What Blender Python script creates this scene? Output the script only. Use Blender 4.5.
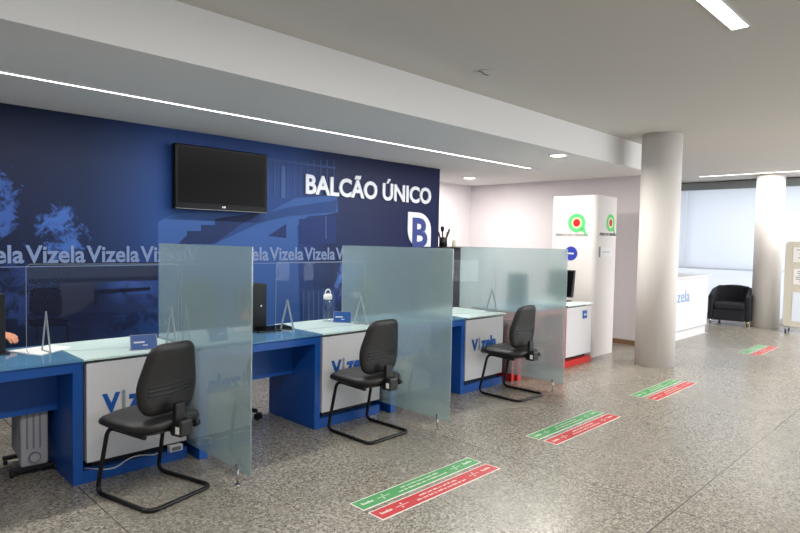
import bpy, bmesh, math, random
from mathutils import Vector, Matrix
random.seed(4)
sc = bpy.context.scene
C = sc.collection
for o in list(bpy.data.objects): bpy.data.objects.remove(o)
PI = math.pi

# ------------------------------------------------------------------ camera
F_PX, YAW, PITCH, ROLL = 598.4074, -0.7919, -0.0429, 0.0196
CAM = Vector((0, -3.7693, 1.5001))
fx, fy = -math.sin(YAW), math.cos(YAW)
FW = Vector((fx*math.cos(PITCH), fy*math.cos(PITCH), math.sin(PITCH)))
R0 = Vector((fy, -fx, 0)); U0 = R0.cross(FW)
cr, sr = math.cos(ROLL), math.sin(ROLL)
RT = R0*cr + U0*sr; UP = U0*cr - R0*sr
cam = bpy.data.cameras.new('camera'); camo = bpy.data.objects.new('camera', cam); C.objects.link(camo)
M = Matrix((RT, UP, -FW)).transposed().to_4x4(); M.translation = CAM
camo.matrix_world = M
cam.sensor_width = 36; cam.lens = F_PX/800*36; cam.clip_end = 100
sc.camera = camo

# ------------------------------------------------------------------ world, exposure, daylight
w = bpy.data.worlds.new('world'); sc.world = w; w.use_nodes = True
w.node_tree.nodes['Background'].inputs[0].default_value = (.78, .88, 1, 1)
w.node_tree.nodes['Background'].inputs[1].default_value = 1.0
vs = sc.view_settings
vs.view_transform = 'Standard'; vs.look = 'None'; vs.gamma = 1; vs.use_curve_mapping = False
vs.exposure = 0.0
sc.display_settings.display_device = 'sRGB'

def area(name, loc, rot, sx, sy, power, col=(1, 1, 1), spread=PI):
    l = bpy.data.lights.new(name, 'AREA'); l.shape = 'RECTANGLE'; l.size = sx; l.size_y = sy
    l.energy = power; l.color = col; l.spread = spread
    o = bpy.data.objects.new(name, l); o.location = loc; o.rotation_euler = rot; C.objects.link(o)
    return o
# daylight outside the far window wall (faces -X) and an added unseen fill light behind the camera (faces +Y)
area('daylight_far', (14.9, -2.6, 1.45), (0, PI/2, 0), 2.8, 10.0, 230, (.86, .92, 1))
area('fill_light_front', (10, -8.4, 1.7), (PI/2, 0, 0), 7.5, 2.4, 300, (.93, .96, 1))

# ------------------------------------------------------------------ materials
def mat(name, col, rough=.5, metal=0, spec=.5, trans=0, coat=0, noise=0, nscale=8, bump=0, bscale=60, emit=None, estr=0, ior=1.45, sheen=0):
    m = bpy.data.materials.new(name); m.use_nodes = True
    nt = m.node_tree; b = nt.nodes['Principled BSDF']
    b.inputs['Base Color'].default_value = (*col, 1); b.inputs['Roughness'].default_value = rough
    b.inputs['Metallic'].default_value = metal; b.inputs['Specular IOR Level'].default_value = spec
    b.inputs['Transmission Weight'].default_value = trans; b.inputs['Coat Weight'].default_value = coat
    b.inputs['IOR'].default_value = ior; b.inputs['Sheen Weight'].default_value = sheen
    if emit: b.inputs['Emission Color'].default_value = (*emit, 1); b.inputs['Emission Strength'].default_value = estr
    tc = nt.nodes.new('ShaderNodeTexCoord')
    n = nt.nodes.new('ShaderNodeTexNoise'); n.inputs['Scale'].default_value = nscale; n.inputs['Detail'].default_value = 3
    nt.links.new(tc.outputs['Object'], n.inputs['Vector'])
    mx = nt.nodes.new('ShaderNodeMix'); mx.data_type = 'RGBA'
    k = noise
    mx.inputs[6].default_value = (*[c*(1-k) for c in col], 1); mx.inputs[7].default_value = (*[min(1, c*(1+k)) for c in col], 1)
    nt.links.new(n.outputs['Fac'], mx.inputs[0]); nt.links.new(mx.outputs[2], b.inputs['Base Color'])
    if bump:
        n2 = nt.nodes.new('ShaderNodeTexNoise'); n2.inputs['Scale'].default_value = bscale
        nt.links.new(tc.outputs['Object'], n2.inputs['Vector'])
        bp = nt.nodes.new('ShaderNodeBump'); bp.inputs['Strength'].default_value = bump; bp.inputs['Distance'].default_value = .004
        nt.links.new(n2.outputs['Fac'], bp.inputs['Height']); nt.links.new(bp.outputs[0], b.inputs['Normal'])
    return m
def s2l(r, g, b):
    f = lambda c: (c/255/12.92) if c/255 <= .04045 else ((c/255+.055)/1.055)**2.4
    return (f(r), f(g), f(b))

M_wall = mat('wall_paint', s2l(226, 220, 223), .85, noise=.02, nscale=2, bump=.05)
M_ceil = mat('ceiling_plaster', s2l(205, 202, 196), .9, noise=.015, nscale=1.5, bump=.04)
M_soffit = mat('soffit_plaster', s2l(228, 227, 225), .9, noise=.015, nscale=1.5)
M_pillar = mat('pillar_paint', s2l(226, 221, 216), .7, noise=.015, nscale=3, bump=.08, bscale=30)
M_blue = mat('blue_lacquer', s2l(18, 80, 160), .38, noise=.04, nscale=4)
M_white = mat('white_laminate', s2l(222, 220, 222), .4, noise=.01)
M_kiosk = mat('kiosk_white', s2l(218, 212, 209), .3, noise=.01)
M_black = mat('black_plastic', s2l(22, 22, 24), .4, noise=.1)
M_screen = mat('black_screen', s2l(7, 7, 8), .3, spec=.08)
M_tvcase = mat('black_gloss_casing', s2l(9, 9, 10), .3, spec=.15)
M_fabric = mat('black_vinyl', s2l(34, 33, 33), .38, noise=.15, nscale=30, bump=.3, bscale=250)
M_cloth = mat('black_cloth', s2l(30, 31, 36), .8, noise=.15, nscale=40, bump=.4, bscale=300)
M_tube = mat('black_metal_tube', s2l(20, 20, 21), .3, metal=.2)
M_chrome = mat('brushed_steel', s2l(190, 190, 188), .25, metal=1)
M_red = mat('red_lacquer', s2l(205, 45, 40), .35, noise=.03)
M_letter = mat('letter_white', s2l(208, 212, 220), .5)
M_vizw = mat('wall_word_print', s2l(104, 122, 160), .5)
M_vizblue = mat('logo_blue', s2l(30, 92, 176), .4)
M_vizgrey = mat('logo_grey', s2l(150, 156, 166), .4)
M_light = mat('lamp_diffuser', (1, 1, 1), .5, emit=(1, .98, .95), estr=9)
M_spot = mat('downlight_diffuser', (1, 1, 1), .5, emit=(1, .97, .9), estr=9)
M_green = mat('sticker_green', s2l(72, 150, 90), .45, noise=.05, nscale=30)
M_sred = mat('sticker_red', s2l(188, 50, 55), .45, noise=.05, nscale=30)
M_swhite = mat('sticker_white', s2l(226, 220, 208), .5)
M_paper = mat('white_paper', s2l(235, 232, 228), .7)
M_skin = mat('skin', s2l(190, 130, 100), .55, noise=.06, nscale=30)
M_jacket = mat('black_jacket', s2l(16, 16, 18), .8, noise=.2, nscale=60)
M_jeans = mat('dark_trousers', s2l(26, 30, 42), .85, noise=.2, nscale=80)
M_hair = mat('brown_hair', s2l(46, 32, 24), .6, noise=.3, nscale=60)
M_grey = mat('heater_enamel', s2l(168, 168, 172), .4)
M_greyp = mat('grey_plastic', s2l(120, 122, 126), .5)
M_beige = mat('board_frame_beige', s2l(206, 200, 184), .5)
M_wood = mat('baseboard_wood', s2l(140, 108, 78), .5, noise=.15, nscale=20)
M_brass = mat('brass_leg', s2l(190, 165, 100), .3, metal=.8)
M_sign = mat('sign_blue', s2l(28, 78, 150), .35)
M_round = mat('round_sticker_blue', s2l(48, 62, 160), .4)
M_dark = mat('dark_aluminium', s2l(130, 134, 134), .5)
M_desktop_w = mat('backpainted_glass', s2l(212, 232, 226), .5, coat=.6)
M_seam = mat('blind_seam', s2l(215, 220, 228), .8)
M_logogreen = mat('logo_green', s2l(85, 205, 115), .4)
M_logored = mat('logo_red', s2l(190, 25, 30), .4)
M_cable = mat('white_cable', s2l(215, 215, 215), .5)

def schlick(nt, k, p=5, b0=.045):
    lw = nt.nodes.new('ShaderNodeLayerWeight'); pw = nt.nodes.new('ShaderNodeMath'); pw.operation = 'POWER'; pw.inputs[1].default_value = p
    ma = nt.nodes.new('ShaderNodeMath'); ma.operation = 'MULTIPLY_ADD'; ma.inputs[1].default_value = .95*k; ma.inputs[2].default_value = b0*k
    nt.links.new(lw.outputs['Facing'], pw.inputs[0]); nt.links.new(pw.outputs[0], ma.inputs[0]); return ma.outputs[0]
def transp(name, tint, fac, rough=0.0):
    m = bpy.data.materials.new(name); m.use_nodes = True; nt = m.node_tree
    for n in list(nt.nodes):
        if n.type != 'OUTPUT_MATERIAL': nt.nodes.remove(n)
    out = [n for n in nt.nodes][0]
    t = nt.nodes.new('ShaderNodeBsdfTransparent'); t.inputs[0].default_value = (*tint, 1)
    g = nt.nodes.new('ShaderNodeBsdfGlossy'); g.inputs['Roughness'].default_value = rough
    mx = nt.nodes.new('ShaderNodeMixShader')
    nt.links.new(schlick(nt, fac), mx.inputs[0])
    nt.links.new(t.outputs[0], mx.inputs[1]); nt.links.new(g.outputs[0], mx.inputs[2]); nt.links.new(mx.outputs[0], out.inputs[0])
    return m
M_clear = transp('clear_acrylic', (.97, .98, .985), .18)
M_clear_edge = mat('acrylic_edge', s2l(190, 200, 205), .2, trans=.5)
M_topglass = transp('desk_glass', (.80, .92, .90), 1.0, .03)
_nt = M_topglass.node_tree; _d = _nt.nodes.new('ShaderNodeBsdfDiffuse'); _d.inputs[0].default_value = (*s2l(110, 165, 205), 1)
_m = _nt.nodes.new('ShaderNodeMixShader'); _m.inputs[0].default_value = .5
_f = [n for n in _nt.nodes if n.type == 'MIX_SHADER' and n != _m][0]; _t = [n for n in _nt.nodes if n.type == 'BSDF_TRANSPARENT'][0]
_nt.links.new(_t.outputs[0], _m.inputs[1]); _nt.links.new(_d.outputs[0], _m.inputs[2]); _nt.links.new(_m.outputs[0], _f.inputs[1])
M_pane = transp('window_glass', (.95, .97, .97), .8)

# frosted partition glass: rough transmission, a little body scatter, glossy face
def frosted():
    m = bpy.data.materials.new('frosted_glass'); m.use_nodes = True; nt = m.node_tree
    b = nt.nodes['Principled BSDF']; out = nt.nodes['Material Output']
    b.inputs['Base Color'].default_value = (.87, .955, .95, 1); b.inputs['Roughness'].default_value = .26
    b.inputs['Transmission Weight'].default_value = 1; b.inputs['IOR'].default_value = 1.2
    d = nt.nodes.new('ShaderNodeBsdfDiffuse'); d.inputs[0].default_value = (*s2l(162, 182, 182), 1)
    tl = nt.nodes.new('ShaderNodeBsdfTranslucent'); tl.inputs[0].default_value = (*s2l(184, 206, 206), 1)
    a = nt.nodes.new('ShaderNodeMixShader'); a.inputs[0].default_value = .5
    nt.links.new(d.outputs[0], a.inputs[1]); nt.links.new(tl.outputs[0], a.inputs[2])
    c = nt.nodes.new('ShaderNodeMixShader'); c.inputs[0].default_value = .35
    nt.links.new(b.outputs[0], c.inputs[1]); nt.links.new(a.outputs[0], c.inputs[2])
    g = nt.nodes.new('ShaderNodeBsdfGlossy'); g.inputs['Roughness'].default_value = .015
    e = nt.nodes.new('ShaderNodeMixShader')
    nt.links.new(schlick(nt, .8, 3.2, .06), e.inputs[0]); nt.links.new(c.outputs[0], e.inputs[1]); nt.links.new(g.outputs[0], e.inputs[2])
    nt.links.new(e.outputs[0], out.inputs[0])
    return m
M_frost = frosted()
M_frostedge = mat('glass_edge', s2l(150, 190, 185), .25, trans=.3)

def blind_mat():
    m = bpy.data.materials.new('roller_blind_fabric'); m.use_nodes = True; nt = m.node_tree
    for n in list(nt.nodes):
        if n.type != 'OUTPUT_MATERIAL': nt.nodes.remove(n)
    out = [n for n in nt.nodes][0]
    d = nt.nodes.new('ShaderNodeBsdfDiffuse'); d.inputs[0].default_value = (.8, .82, .85, 1)
    t = nt.nodes.new('ShaderNodeBsdfTranslucent'); t.inputs[0].default_value = (.84, .84, .87, 1)
    n_ = nt.nodes.new('ShaderNodeTexNoise'); n_.inputs['Scale'].default_value = 1.5
    cr_ = nt.nodes.new('ShaderNodeMapRange'); cr_.inputs[3].default_value = .55; cr_.inputs[4].default_value = .65
    mx = nt.nodes.new('ShaderNodeMixShader')
    nt.links.new(n_.outputs['Fac'], cr_.inputs[0]); nt.links.new(cr_.outputs[0], mx.inputs[0])
    nt.links.new(d.outputs[0], mx.inputs[1]); nt.links.new(t.outputs[0], mx.inputs[2]); nt.links.new(mx.outputs[0], out.inputs[0])
    return m
M_blind = blind_mat()

# polished speckled granite with joints
def granite():
    m = bpy.data.materials.new('granite_floor'); m.use_nodes = True; nt = m.node_tree; L = nt.links
    b = nt.nodes['Principled BSDF']
    tc = nt.nodes.new('ShaderNodeTexCoord')
    def ramp(src, stops):
        r = nt.nodes.new('ShaderNodeValToRGB'); L.new(src, r.inputs[0])
        r.color_ramp.elements[0].position = stops[0][0]; r.color_ramp.elements[0].color = (*stops[0][1], 1)
        r.color_ramp.elements[1].position = stops[-1][0]; r.color_ramp.elements[1].color = (*stops[-1][1], 1)
        for p_, c_ in stops[1:-1]:
            e = r.color_ramp.elements.new(p_); e.color = (*c_, 1)
        return r.outputs[0]
    vo = nt.nodes.new('ShaderNodeTexVoronoi'); vo.inputs['Scale'].default_value = 105; L.new(tc.outputs['Object'], vo.inputs['Vector'])
    sc_ = nt.nodes.new('ShaderNodeSeparateColor'); L.new(vo.outputs['Color'], sc_.inputs[0])
    n1 = nt.nodes.new('ShaderNodeTexNoise'); n1.inputs['Scale'].default_value = 38; n1.inputs['Detail'].default_value = 2; L.new(tc.outputs['Object'], n1.inputs['Vector'])
    av = nt.nodes.new('ShaderNodeMath'); av.operation = 'MULTIPLY_ADD'; av.inputs[1].default_value = .55; L.new(sc_.outputs[0], av.inputs[0])
    nm = nt.nodes.new('ShaderNodeMath'); nm.operation = 'MULTIPLY'; nm.inputs[1].default_value = .45; L.new(n1.outputs['Fac'], nm.inputs[0]); L.new(nm.outputs[0], av.inputs[2])
    col = ramp(av.outputs[0], [(.22, s2l(92, 87, 78)), (.36, s2l(124, 118, 107)), (.55, s2l(146, 140, 128)), (.78, s2l(178, 172, 159))])
    n2 = nt.nodes.new('ShaderNodeTexNoise'); n2.inputs['Scale'].default_value = .9; n2.inputs['Detail'].default_value = 3
    L.new(tc.outputs['Object'], n2.inputs['Vector'])
    c2 = ramp(n2.outputs['Fac'], [(.2, (.88, .88, .88)), (.8, (1.0, 1.0, 1.0))])
    mu = nt.nodes.new('ShaderNodeMix'); mu.data_type = 'RGBA'; mu.blend_type = 'MULTIPLY'; mu.inputs[0].default_value = 1
    L.new(col, mu.inputs[6]); L.new(c2, mu.inputs[7])
    sx = nt.nodes.new('ShaderNodeSeparateXYZ'); L.new(tc.outputs['Object'], sx.inputs[0])
    def joint(src, off, period, half):
        a = nt.nodes.new('ShaderNodeMath'); a.operation = 'ADD'; a.inputs[1].default_value = -off + period/2 + 40*period; L.new(src, a.inputs[0])
        mo = nt.nodes.new('ShaderNodeMath'); mo.operation = 'MODULO'; mo.inputs[1].default_value = period; L.new(a.outputs[0], mo.inputs[0])
        su = nt.nodes.new('ShaderNodeMath'); su.operation = 'SUBTRACT'; su.inputs[1].default_value = period/2; L.new(mo.outputs[0], su.inputs[0])
        ab = nt.nodes.new('ShaderNodeMath'); ab.operation = 'ABSOLUTE'; L.new(su.outputs[0], ab.inputs[0])
        lt = nt.nodes.new('ShaderNodeMath'); lt.operation = 'LESS_THAN'; lt.inputs[1].default_value = half; L.new(ab.outputs[0], lt.inputs[0])
        return lt.outputs[0]
    cur = mu.outputs[2]
    for (src, off, per, half, st) in [(sx.outputs[0], 3.4966, .7777, .003, .5), (sx.outputs[1], -2.554, .7777, .003, .4), (sx.outputs[0], 3.4966, 2.3333, .0035, .7), (sx.outputs[1], -2.554, 7.0, .004, .8)]:
        j = joint(src, off, per, half)
        mm = nt.nodes.new('ShaderNodeMath'); mm.operation = 'MULTIPLY'; mm.inputs[1].default_value = st; L.new(j, mm.inputs[0])
        mx = nt.nodes.new('ShaderNodeMix'); mx.data_type = 'RGBA'; mx.inputs[7].default_value = (*s2l(60, 56, 52), 1)
        L.new(mm.outputs[0], mx.inputs[0]); L.new(cur, mx.inputs[6]); cur = mx.outputs[2]
    L.new(cur, b.inputs['Base Color'])
    b.inputs['Roughness'].default_value = .28; b.inputs['Specular IOR Level'].default_value = .5
    rr = nt.nodes.new('ShaderNodeMapRange'); rr.inputs[3].default_value = .24; rr.inputs[4].default_value = .3
    L.new(n2.outputs['Fac'], rr.inputs[0]); L.new(rr.outputs[0], b.inputs['Roughness'])
    return m
M_floor = granite()

# printed blue mural
def mural():
    m = bpy.data.materials.new('blue_mural_print'); m.use_nodes = True; nt = m.node_tree; L = nt.links
    b = nt.nodes['Principled BSDF']; b.inputs['Roughness'].default_value = .5; b.inputs['Specular IOR Level'].default_value = .18
    tc = nt.nodes.new('ShaderNodeTexCoord'); sp = nt.nodes.new('ShaderNodeSeparateXYZ'); L.new(tc.outputs['Object'], sp.inputs[0])
    mr = nt.nodes.new('ShaderNodeMapRange'); mr.inputs[1].default_value = 0; mr.inputs[2].default_value = 7; L.new(sp.outputs[0], mr.inputs[0])
    r = nt.nodes.new('ShaderNodeValToRGB'); L.new(mr.outputs[0], r.inputs[0]); cr = r.color_ramp
    cr.elements[0].position = 0; cr.elements[0].color = (*s2l(16, 22, 50), 1)
    cr.elements[1].position = 1; cr.elements[1].color = (*s2l(24, 32, 66), 1)
    for X, c in [(1.2, (15, 25, 52)), (1.8, (20, 34, 66)), (2.15, (26, 48, 90)), (2.55, (34, 66, 124)), (4.0, (32, 60, 114)), (4.5, (26, 39, 76)), (5.4, (24, 32, 66))]:
        e = cr.elements.new(X/7); e.color = (*s2l(*c), 1)
    # tree foliage print
    n = nt.nodes.new('ShaderNodeTexNoise'); n.inputs['Scale'].default_value = 7; n.inputs['Detail'].default_value = 6; n.inputs['Roughness'].default_value = .7; n.inputs['Distortion'].default_value = .6
    L.new(tc.outputs['Object'], n.inputs['Vector'])
    def blob(cx, cz, rx, rz):
        mp = nt.nodes.new('ShaderNodeMapping'); mp.inputs['Location'].default_value = (-cx/rx, 0, -cz/rz); mp.inputs['Scale'].default_value = (1/rx, 0, 1/rz)
        L.new(tc.outputs['Object'], mp.inputs[0])
        ln = nt.nodes.new('ShaderNodeVectorMath'); ln.operation = 'LENGTH'; L.new(mp.outputs[0], ln.inputs[0])
        q = nt.nodes.new('ShaderNodeMapRange'); q.inputs[1].default_value = .4; q.inputs[2].default_value = 1.15; q.inputs[3].default_value = 1; q.inputs[4].default_value = 0
        L.new(ln.outputs['Value'], q.inputs[0]); return q.outputs[0]
    cur = r.outputs[0]
    for (cx, cz, rx, rz, c, s, lo, hi) in [(1.18, 1.75, .2, .45, (52, 84, 150), .8, .5, .6), (1.62, 1.5, .26, .42, (58, 92, 160), .9, .46, .58), (1.3, 1.0, .35, .5, (38, 58, 112), .7, .5, .62),
                                          (2.2, .95, .32, .25, (44, 72, 136), .9, .4, .55), (2.0, .8, .8, .3, (15, 22, 52), .8, .42, .6), (4.9, 1.0, .5, .4, (84, 124, 200), .7, .5, .62), (5.2, .8, .9, .35, (30, 50, 120), .7, .45, .6)]:
        bl = blob(cx, cz, rx, rz)
        ad = nt.nodes.new('ShaderNodeMath'); ad.operation = 'MULTIPLY_ADD'; ad.inputs[1].default_value = .35; L.new(bl, ad.inputs[0]); L.new(n.outputs['Fac'], ad.inputs[2])
        q = nt.nodes.new('ShaderNodeMapRange'); q.inputs[1].default_value = lo+.27; q.inputs[2].default_value = hi+.27; q.inputs[4].default_value = s; L.new(ad.outputs[0], q.inputs[0])
        mq = nt.nodes.new('ShaderNodeMath'); mq.operation = 'MULTIPLY'; L.new(q.outputs[0], mq.inputs[0]); 
        st = nt.nodes.new('ShaderNodeMath'); st.operation = 'GREATER_THAN'; st.inputs[1].default_value = .02; L.new(bl, st.inputs[0]); L.new(st.outputs[0], mq.inputs[1])
        mx = nt.nodes.new('ShaderNodeMix'); mx.data_type = 'RGBA'; mx.inputs[7].default_value = (*s2l(*c), 1)
        L.new(mq.outputs[0], mx.inputs[0]); L.new(cur, mx.inputs[6]); cur = mx.outputs[2]
    L.new(cur, b.inputs['Base Color'])
    return m
M_mural = mural()
def print_mat(name, c): return mat(name, s2l(*c), .5, spec=.18, noise=.08, nscale=3)

# ------------------------------------------------------------------ helpers
def obj(name, bm, m, parent=None, smooth=False, bevel=0, seg=2):
    me = bpy.data.meshes.new(name); 
    bmesh.ops.recalc_face_normals(bm, faces=bm.faces)
    bm.to_mesh(me); bm.free()
    if isinstance(m, (list, tuple)):
        for x in m: me.materials.append(x)
    elif m: me.materials.append(m)
    if smooth: me.shade_smooth() if hasattr(me, 'shade_smooth') else [setattr(p, 'use_smooth', True) for p in me.polygons]
    o = bpy.data.objects.new(name, me); C.objects.link(o)
    if parent: o.parent = parent
    if bevel:
        b = o.modifiers.new('bevel', 'BEVEL'); b.width = bevel; b.segments = seg; b.limit_method = 'ANGLE'; b.angle_limit = .6
    return o
def thing(name, label, cat, loc=(0, 0, 0), rz=0, group=None):
    o = bpy.data.objects.new(name, None); o.empty_display_size = .1; C.objects.link(o)
    o.location = loc; o.rotation_euler = (0, 0, rz); o['label'] = label; o['category'] = cat
    if group: o['group'] = group
    return o
def tag(o, label, cat, group=None):
    o['label'] = label; o['category'] = cat
    if group: o['group'] = group
    return o
def struct(o): o['kind'] = 'structure'; return o
def copy_tree(o, parent=None):
    c = o.copy(); C.objects.link(c)
    if parent: c.parent = parent
    for ch in [x for x in bpy.data.objects if x.parent == o]: copy_tree(ch, c)
    return c
def box(bm, x0, x1, y0, y1, z0, z1, mi=0):
    v = [bm.verts.new((x, y, z)) for z in (z0, z1) for y in (y0, y1) for x in (x0, x1)]
    for f in ((0, 1, 3, 2), (4, 6, 7, 5), (0, 4, 5, 1), (2, 3, 7, 6), (0, 2, 6, 4), (1, 5, 7, 3)):
        bm.faces.new([v[i] for i in f]).material_index = mi
    return bm
def B(*a): return box(bmesh.new(), *a)
def cyl(bm, c, r, h, n=32, r2=None, axis='z'):
    r2 = r if r2 is None else r2
    def P(a, rr, t):
        x, y = rr*math.cos(a), rr*math.sin(a)
        if axis == 'z': return (c[0]+x, c[1]+y, c[2]+t)
        if axis == 'y': return (c[0]+x, c[1]+t, c[2]+y)
        return (c[0]+t, c[1]+x, c[2]+y)
    a = [bm.verts.new(P(2*PI*i/n, r, 0)) for i in range(n)]; b = [bm.verts.new(P(2*PI*i/n, r2, h)) for i in range(n)]
    for i in range(n):
        f = bm.faces.new((a[i], a[(i+1) % n], b[(i+1) % n], b[i])); f.smooth = True
    bm.faces.new(a[::-1]); bm.faces.new(b)
    return bm
def fillet(pts, r=.05, n=5):
    pts = [Vector(p) for p in pts]; out = [pts[0]]
    for i in range(1, len(pts)-1):
        a, b, c = pts[i-1], pts[i], pts[i+1]
        d1, d2 = (a-b), (c-b); k = min(r, d1.length*.45, d2.length*.45)
        p0, p2 = b+d1.normalized()*k, b+d2.normalized()*k
        for j in range(n+1):
            t = j/n; out.append(p0*(1-t)**2 + b*2*t*(1-t) + p2*t*t)
    out.append(pts[-1]); return out
def tube(bm, pts, r, n=10, closed=False):
    pts = [Vector(p) for p in pts]; rings = []; N = len(pts); up = None
    for i, p in enumerate(pts):
        if closed: t = (pts[(i+1) % N]-pts[i-1])
        else: t = pts[min(i+1, N-1)]-pts[max(i-1, 0)]
        t.normalize()
        if up is None:
            up = Vector((0, 0, 1)) if abs(t.z) < .9 else Vector((1, 0, 0))
        s = t.cross(up).normalized(); up = s.cross(t).normalized()
        rr = r[i] if isinstance(r, (list, tuple)) else r
        rings.append([bm.verts.new(p + (s*math.cos(2*PI*k/n)+up*math.sin(2*PI*k/n))*rr) for k in range(n)])
    for i in range(N if closed else N-1):
        a, b = rings[i], rings[(i+1) % N]
        for k in range(n):
            f = bm.faces.new((a[k], a[(k+1) % n], b[(k+1) % n], b[k])); f.smooth = True
    if not closed: bm.faces.new(rings[0][::-1]); bm.faces.new(rings[-1])
    return bm
def loft(bm, outline, prof, fn, smooth=True):
    """outline: closed 2D list; prof: list of (scale, t); fn(x, y, t) -> point"""
    rings = []
    cx = sum(p[0] for p in outline)/len(outline); cy = sum(p[1] for p in outline)/len(outline)
    for s, t in prof:
        rings.append([bm.verts.new(fn(cx+(x-cx)*s, cy+(y-cy)*s, t)) for x, y in outline])
    n = len(outline)
    for a, b in zip(rings, rings[1:]):
        for k in range(n):
            f = bm.faces.new((a[k], a[(k+1) % n], b[(k+1) % n], b[k])); f.smooth = smooth
    for ring, t in ((rings[0], prof[0][1]), (rings[-1], prof[-1][1])):
        c = bm.verts.new(fn(cx, cy, t))
        for k in range(n):
            f = bm.faces.new((ring[k], ring[(k+1) % n], c)); f.smooth = smooth
    return bm
def lathe(bm, prof, c=(0, 0, 0), n=24):
    rings = [[bm.verts.new((c[0]+r*math.cos(2*PI*k/n), c[1]+r*math.sin(2*PI*k/n), c[2]+z)) for k in range(n)] for r, z in prof]
    for a, b in zip(rings, rings[1:]):
        for k in range(n):
            f = bm.faces.new((a[k], a[(k+1) % n], b[(k+1) % n], b[k])); f.smooth = True
    bm.faces.new(rings[0][::-1]); bm.faces.new(rings[-1]); return bm
def prism(bm, pts, d0, d1, plane='xz', mi=0):
    """2D polygon extruded along the remaining axis from d0 to d1"""
    def P(a, b, d): return (a, d, b) if plane == 'xz' else ((d, a, b) if plane == 'yz' else (a, b, d))
    a = [bm.verts.new(P(x, y, d0)) for x, y in pts]; b = [bm.verts.new(P(x, y, d1)) for x, y in pts]; n = len(pts)
    bm.faces.new(a).material_index = mi; bm.faces.new(b[::-1]).material_index = mi
    for i in range(n): bm.faces.new((a[i], a[(i+1) % n], b[(i+1) % n], b[i])).material_index = mi
    return bm
def rrect(x0, x1, y0, y1, r, n=6):
    out = []
    for cx, cy, a0 in ((x1-r, y1-r, 0), (x0+r, y1-r, PI/2), (x0+r, y0+r, PI), (x1-r, y0+r, 1.5*PI)):
        for i in range(n+1):
            a = a0+PI/2*i/n; out.append((cx+r*math.cos(a), cy+r*math.sin(a)))
    return out
def superell(w, d, e=3.5, n=40):
    o = []
    for i in range(n):
        a = 2*PI*i/n; c, s = math.cos(a), math.sin(a)
        o.append((w/2*math.copysign(abs(c)**(2/e), c), d/2*math.copysign(abs(s)**(2/e), s)))
    return o
def text(name, s, width, height, m, parent=None, bold=.02, depth=.004, loc=(0, 0, 0), rot=(PI/2, 0, 0), spacing=1.0):
    """flat raised lettering fitted to a box; local lower-left at loc; reads along local X"""
    cu = bpy.data.curves.new(name, 'FONT'); cu.body = s; cu.offset = bold; cu.extrude = .01; cu.space_character = spacing; cu.resolution_u = 3
    t = bpy.data.objects.new(name, cu); C.objects.link(t); bpy.context.view_layer.update()
    me = bpy.data.meshes.new_from_object(t.evaluated_get(bpy.context.evaluated_depsgraph_get()))
    bpy.data.objects.remove(t)
    xs = [v.co.x for v in me.vertices]; ys = [v.co.y for v in me.vertices]; zs = [v.co.z for v in me.vertices]
    x0, x1, y0, y1 = min(xs), max(xs), min(ys), max(ys)
    for v in me.vertices:
        v.co = ((v.co.x-x0)/(x1-x0)*width, (v.co.y-y0)/(y1-y0)*height, v.co.z/.01*depth/2)
    me.materials.clear(); me.materials.append(m); me.name = name
    o = bpy.data.objects.new(name, me); C.objects.link(o); o.location = loc; o.rotation_euler = rot
    if parent: o.parent = parent
    return o

# ------------------------------------------------------------------ setting
ZC, ZW, YB, XE = 2.88, 2.538, 1.90, 8.85      # ceiling, soffit, blue wall, cross wall
XF = 13.75                                    # far window wall
struct(obj('floor', B(-3.2, 13.9, -8.0, 3.3, -.1, 0), M_floor))
struct(obj('ceiling', B(-3.2, 13.9, -8.0, 3.3, ZC, ZC+.12), M_ceil))
so = struct(obj('trim_1', B(-3.2, XE, -.307, 3.2, ZW, ZC), M_soffit))
wb = struct(obj('wall_back', B(-3.2, 6.52, YB, 3.15, 0, ZW), M_mural))
struct(obj('wall_alcove', B(6.5, 9.0, 3.15, 3.3, 0, ZC), M_wall))
struct(obj('wall_side', B(XE, 9.0, -.30, 3.2, 0, ZC), M_wall))
struct(obj('baseboard_side', B(XE-.015, XE, -.30, 3.15, 0, .07), M_wood))
struct(obj('baseboard_alcove', B(6.52, XE, 3.135, 3.15, 0, .07), M_wood))
struct(obj('wall_left', B(-3.2, -3.05, -8, 3.2, 0, ZC), M_wall))
# far back wall beyond the cross wall
struct(obj('wall_far_back', B(9.0, 13.9, 2.2, 2.35, 0, ZC), M_wall))

# far window wall: parapet, lintel, mullions, blinds
bm = bmesh.new(); box(bm, XF, XF+.15, -8, 2.2, 0, .10); box(bm, XF, XF+.15, -8, 2.2, 2.80, ZC)
struct(obj('wall_right', bm, M_wall))
for i, y0 in enumerate([1.0, -.65, -2.3, -3.95, -5.6]):
    bm = bmesh.new(); y1 = y0+1.2 if i == 0 else y0+1.65
    for a in (y0, y1-.02): box(bm, XF+.02, XF+.06, a, a+.02, 1.04, 2.8)
    box(bm, XF+.02, XF+.06, y0, y1, 1.035, 1.05); box(bm, XF+.02, XF+.06, y0, y1, 2.75, 2.8)
    wn = struct(obj('window_%d' % (i+1), bm, M_dark))
    obj('window_pane', B(XF+.04, XF+.045, y0+.02, y1-.02, 1.05, 2.75), M_pane, wn)
struct(obj('window_6', B(XF+.03, XF+.036, -8, 2.2, .10, 1.02), M_blind))          # frosted lower panes
struct(obj('trim_2', B(XF-.16, XF, -8, 2.2, 2.71, 2.86), M_dark))          # blind headbox
ys = [2.15, 1.0, -.65, -2.3, -3.95, -5.6]
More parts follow.
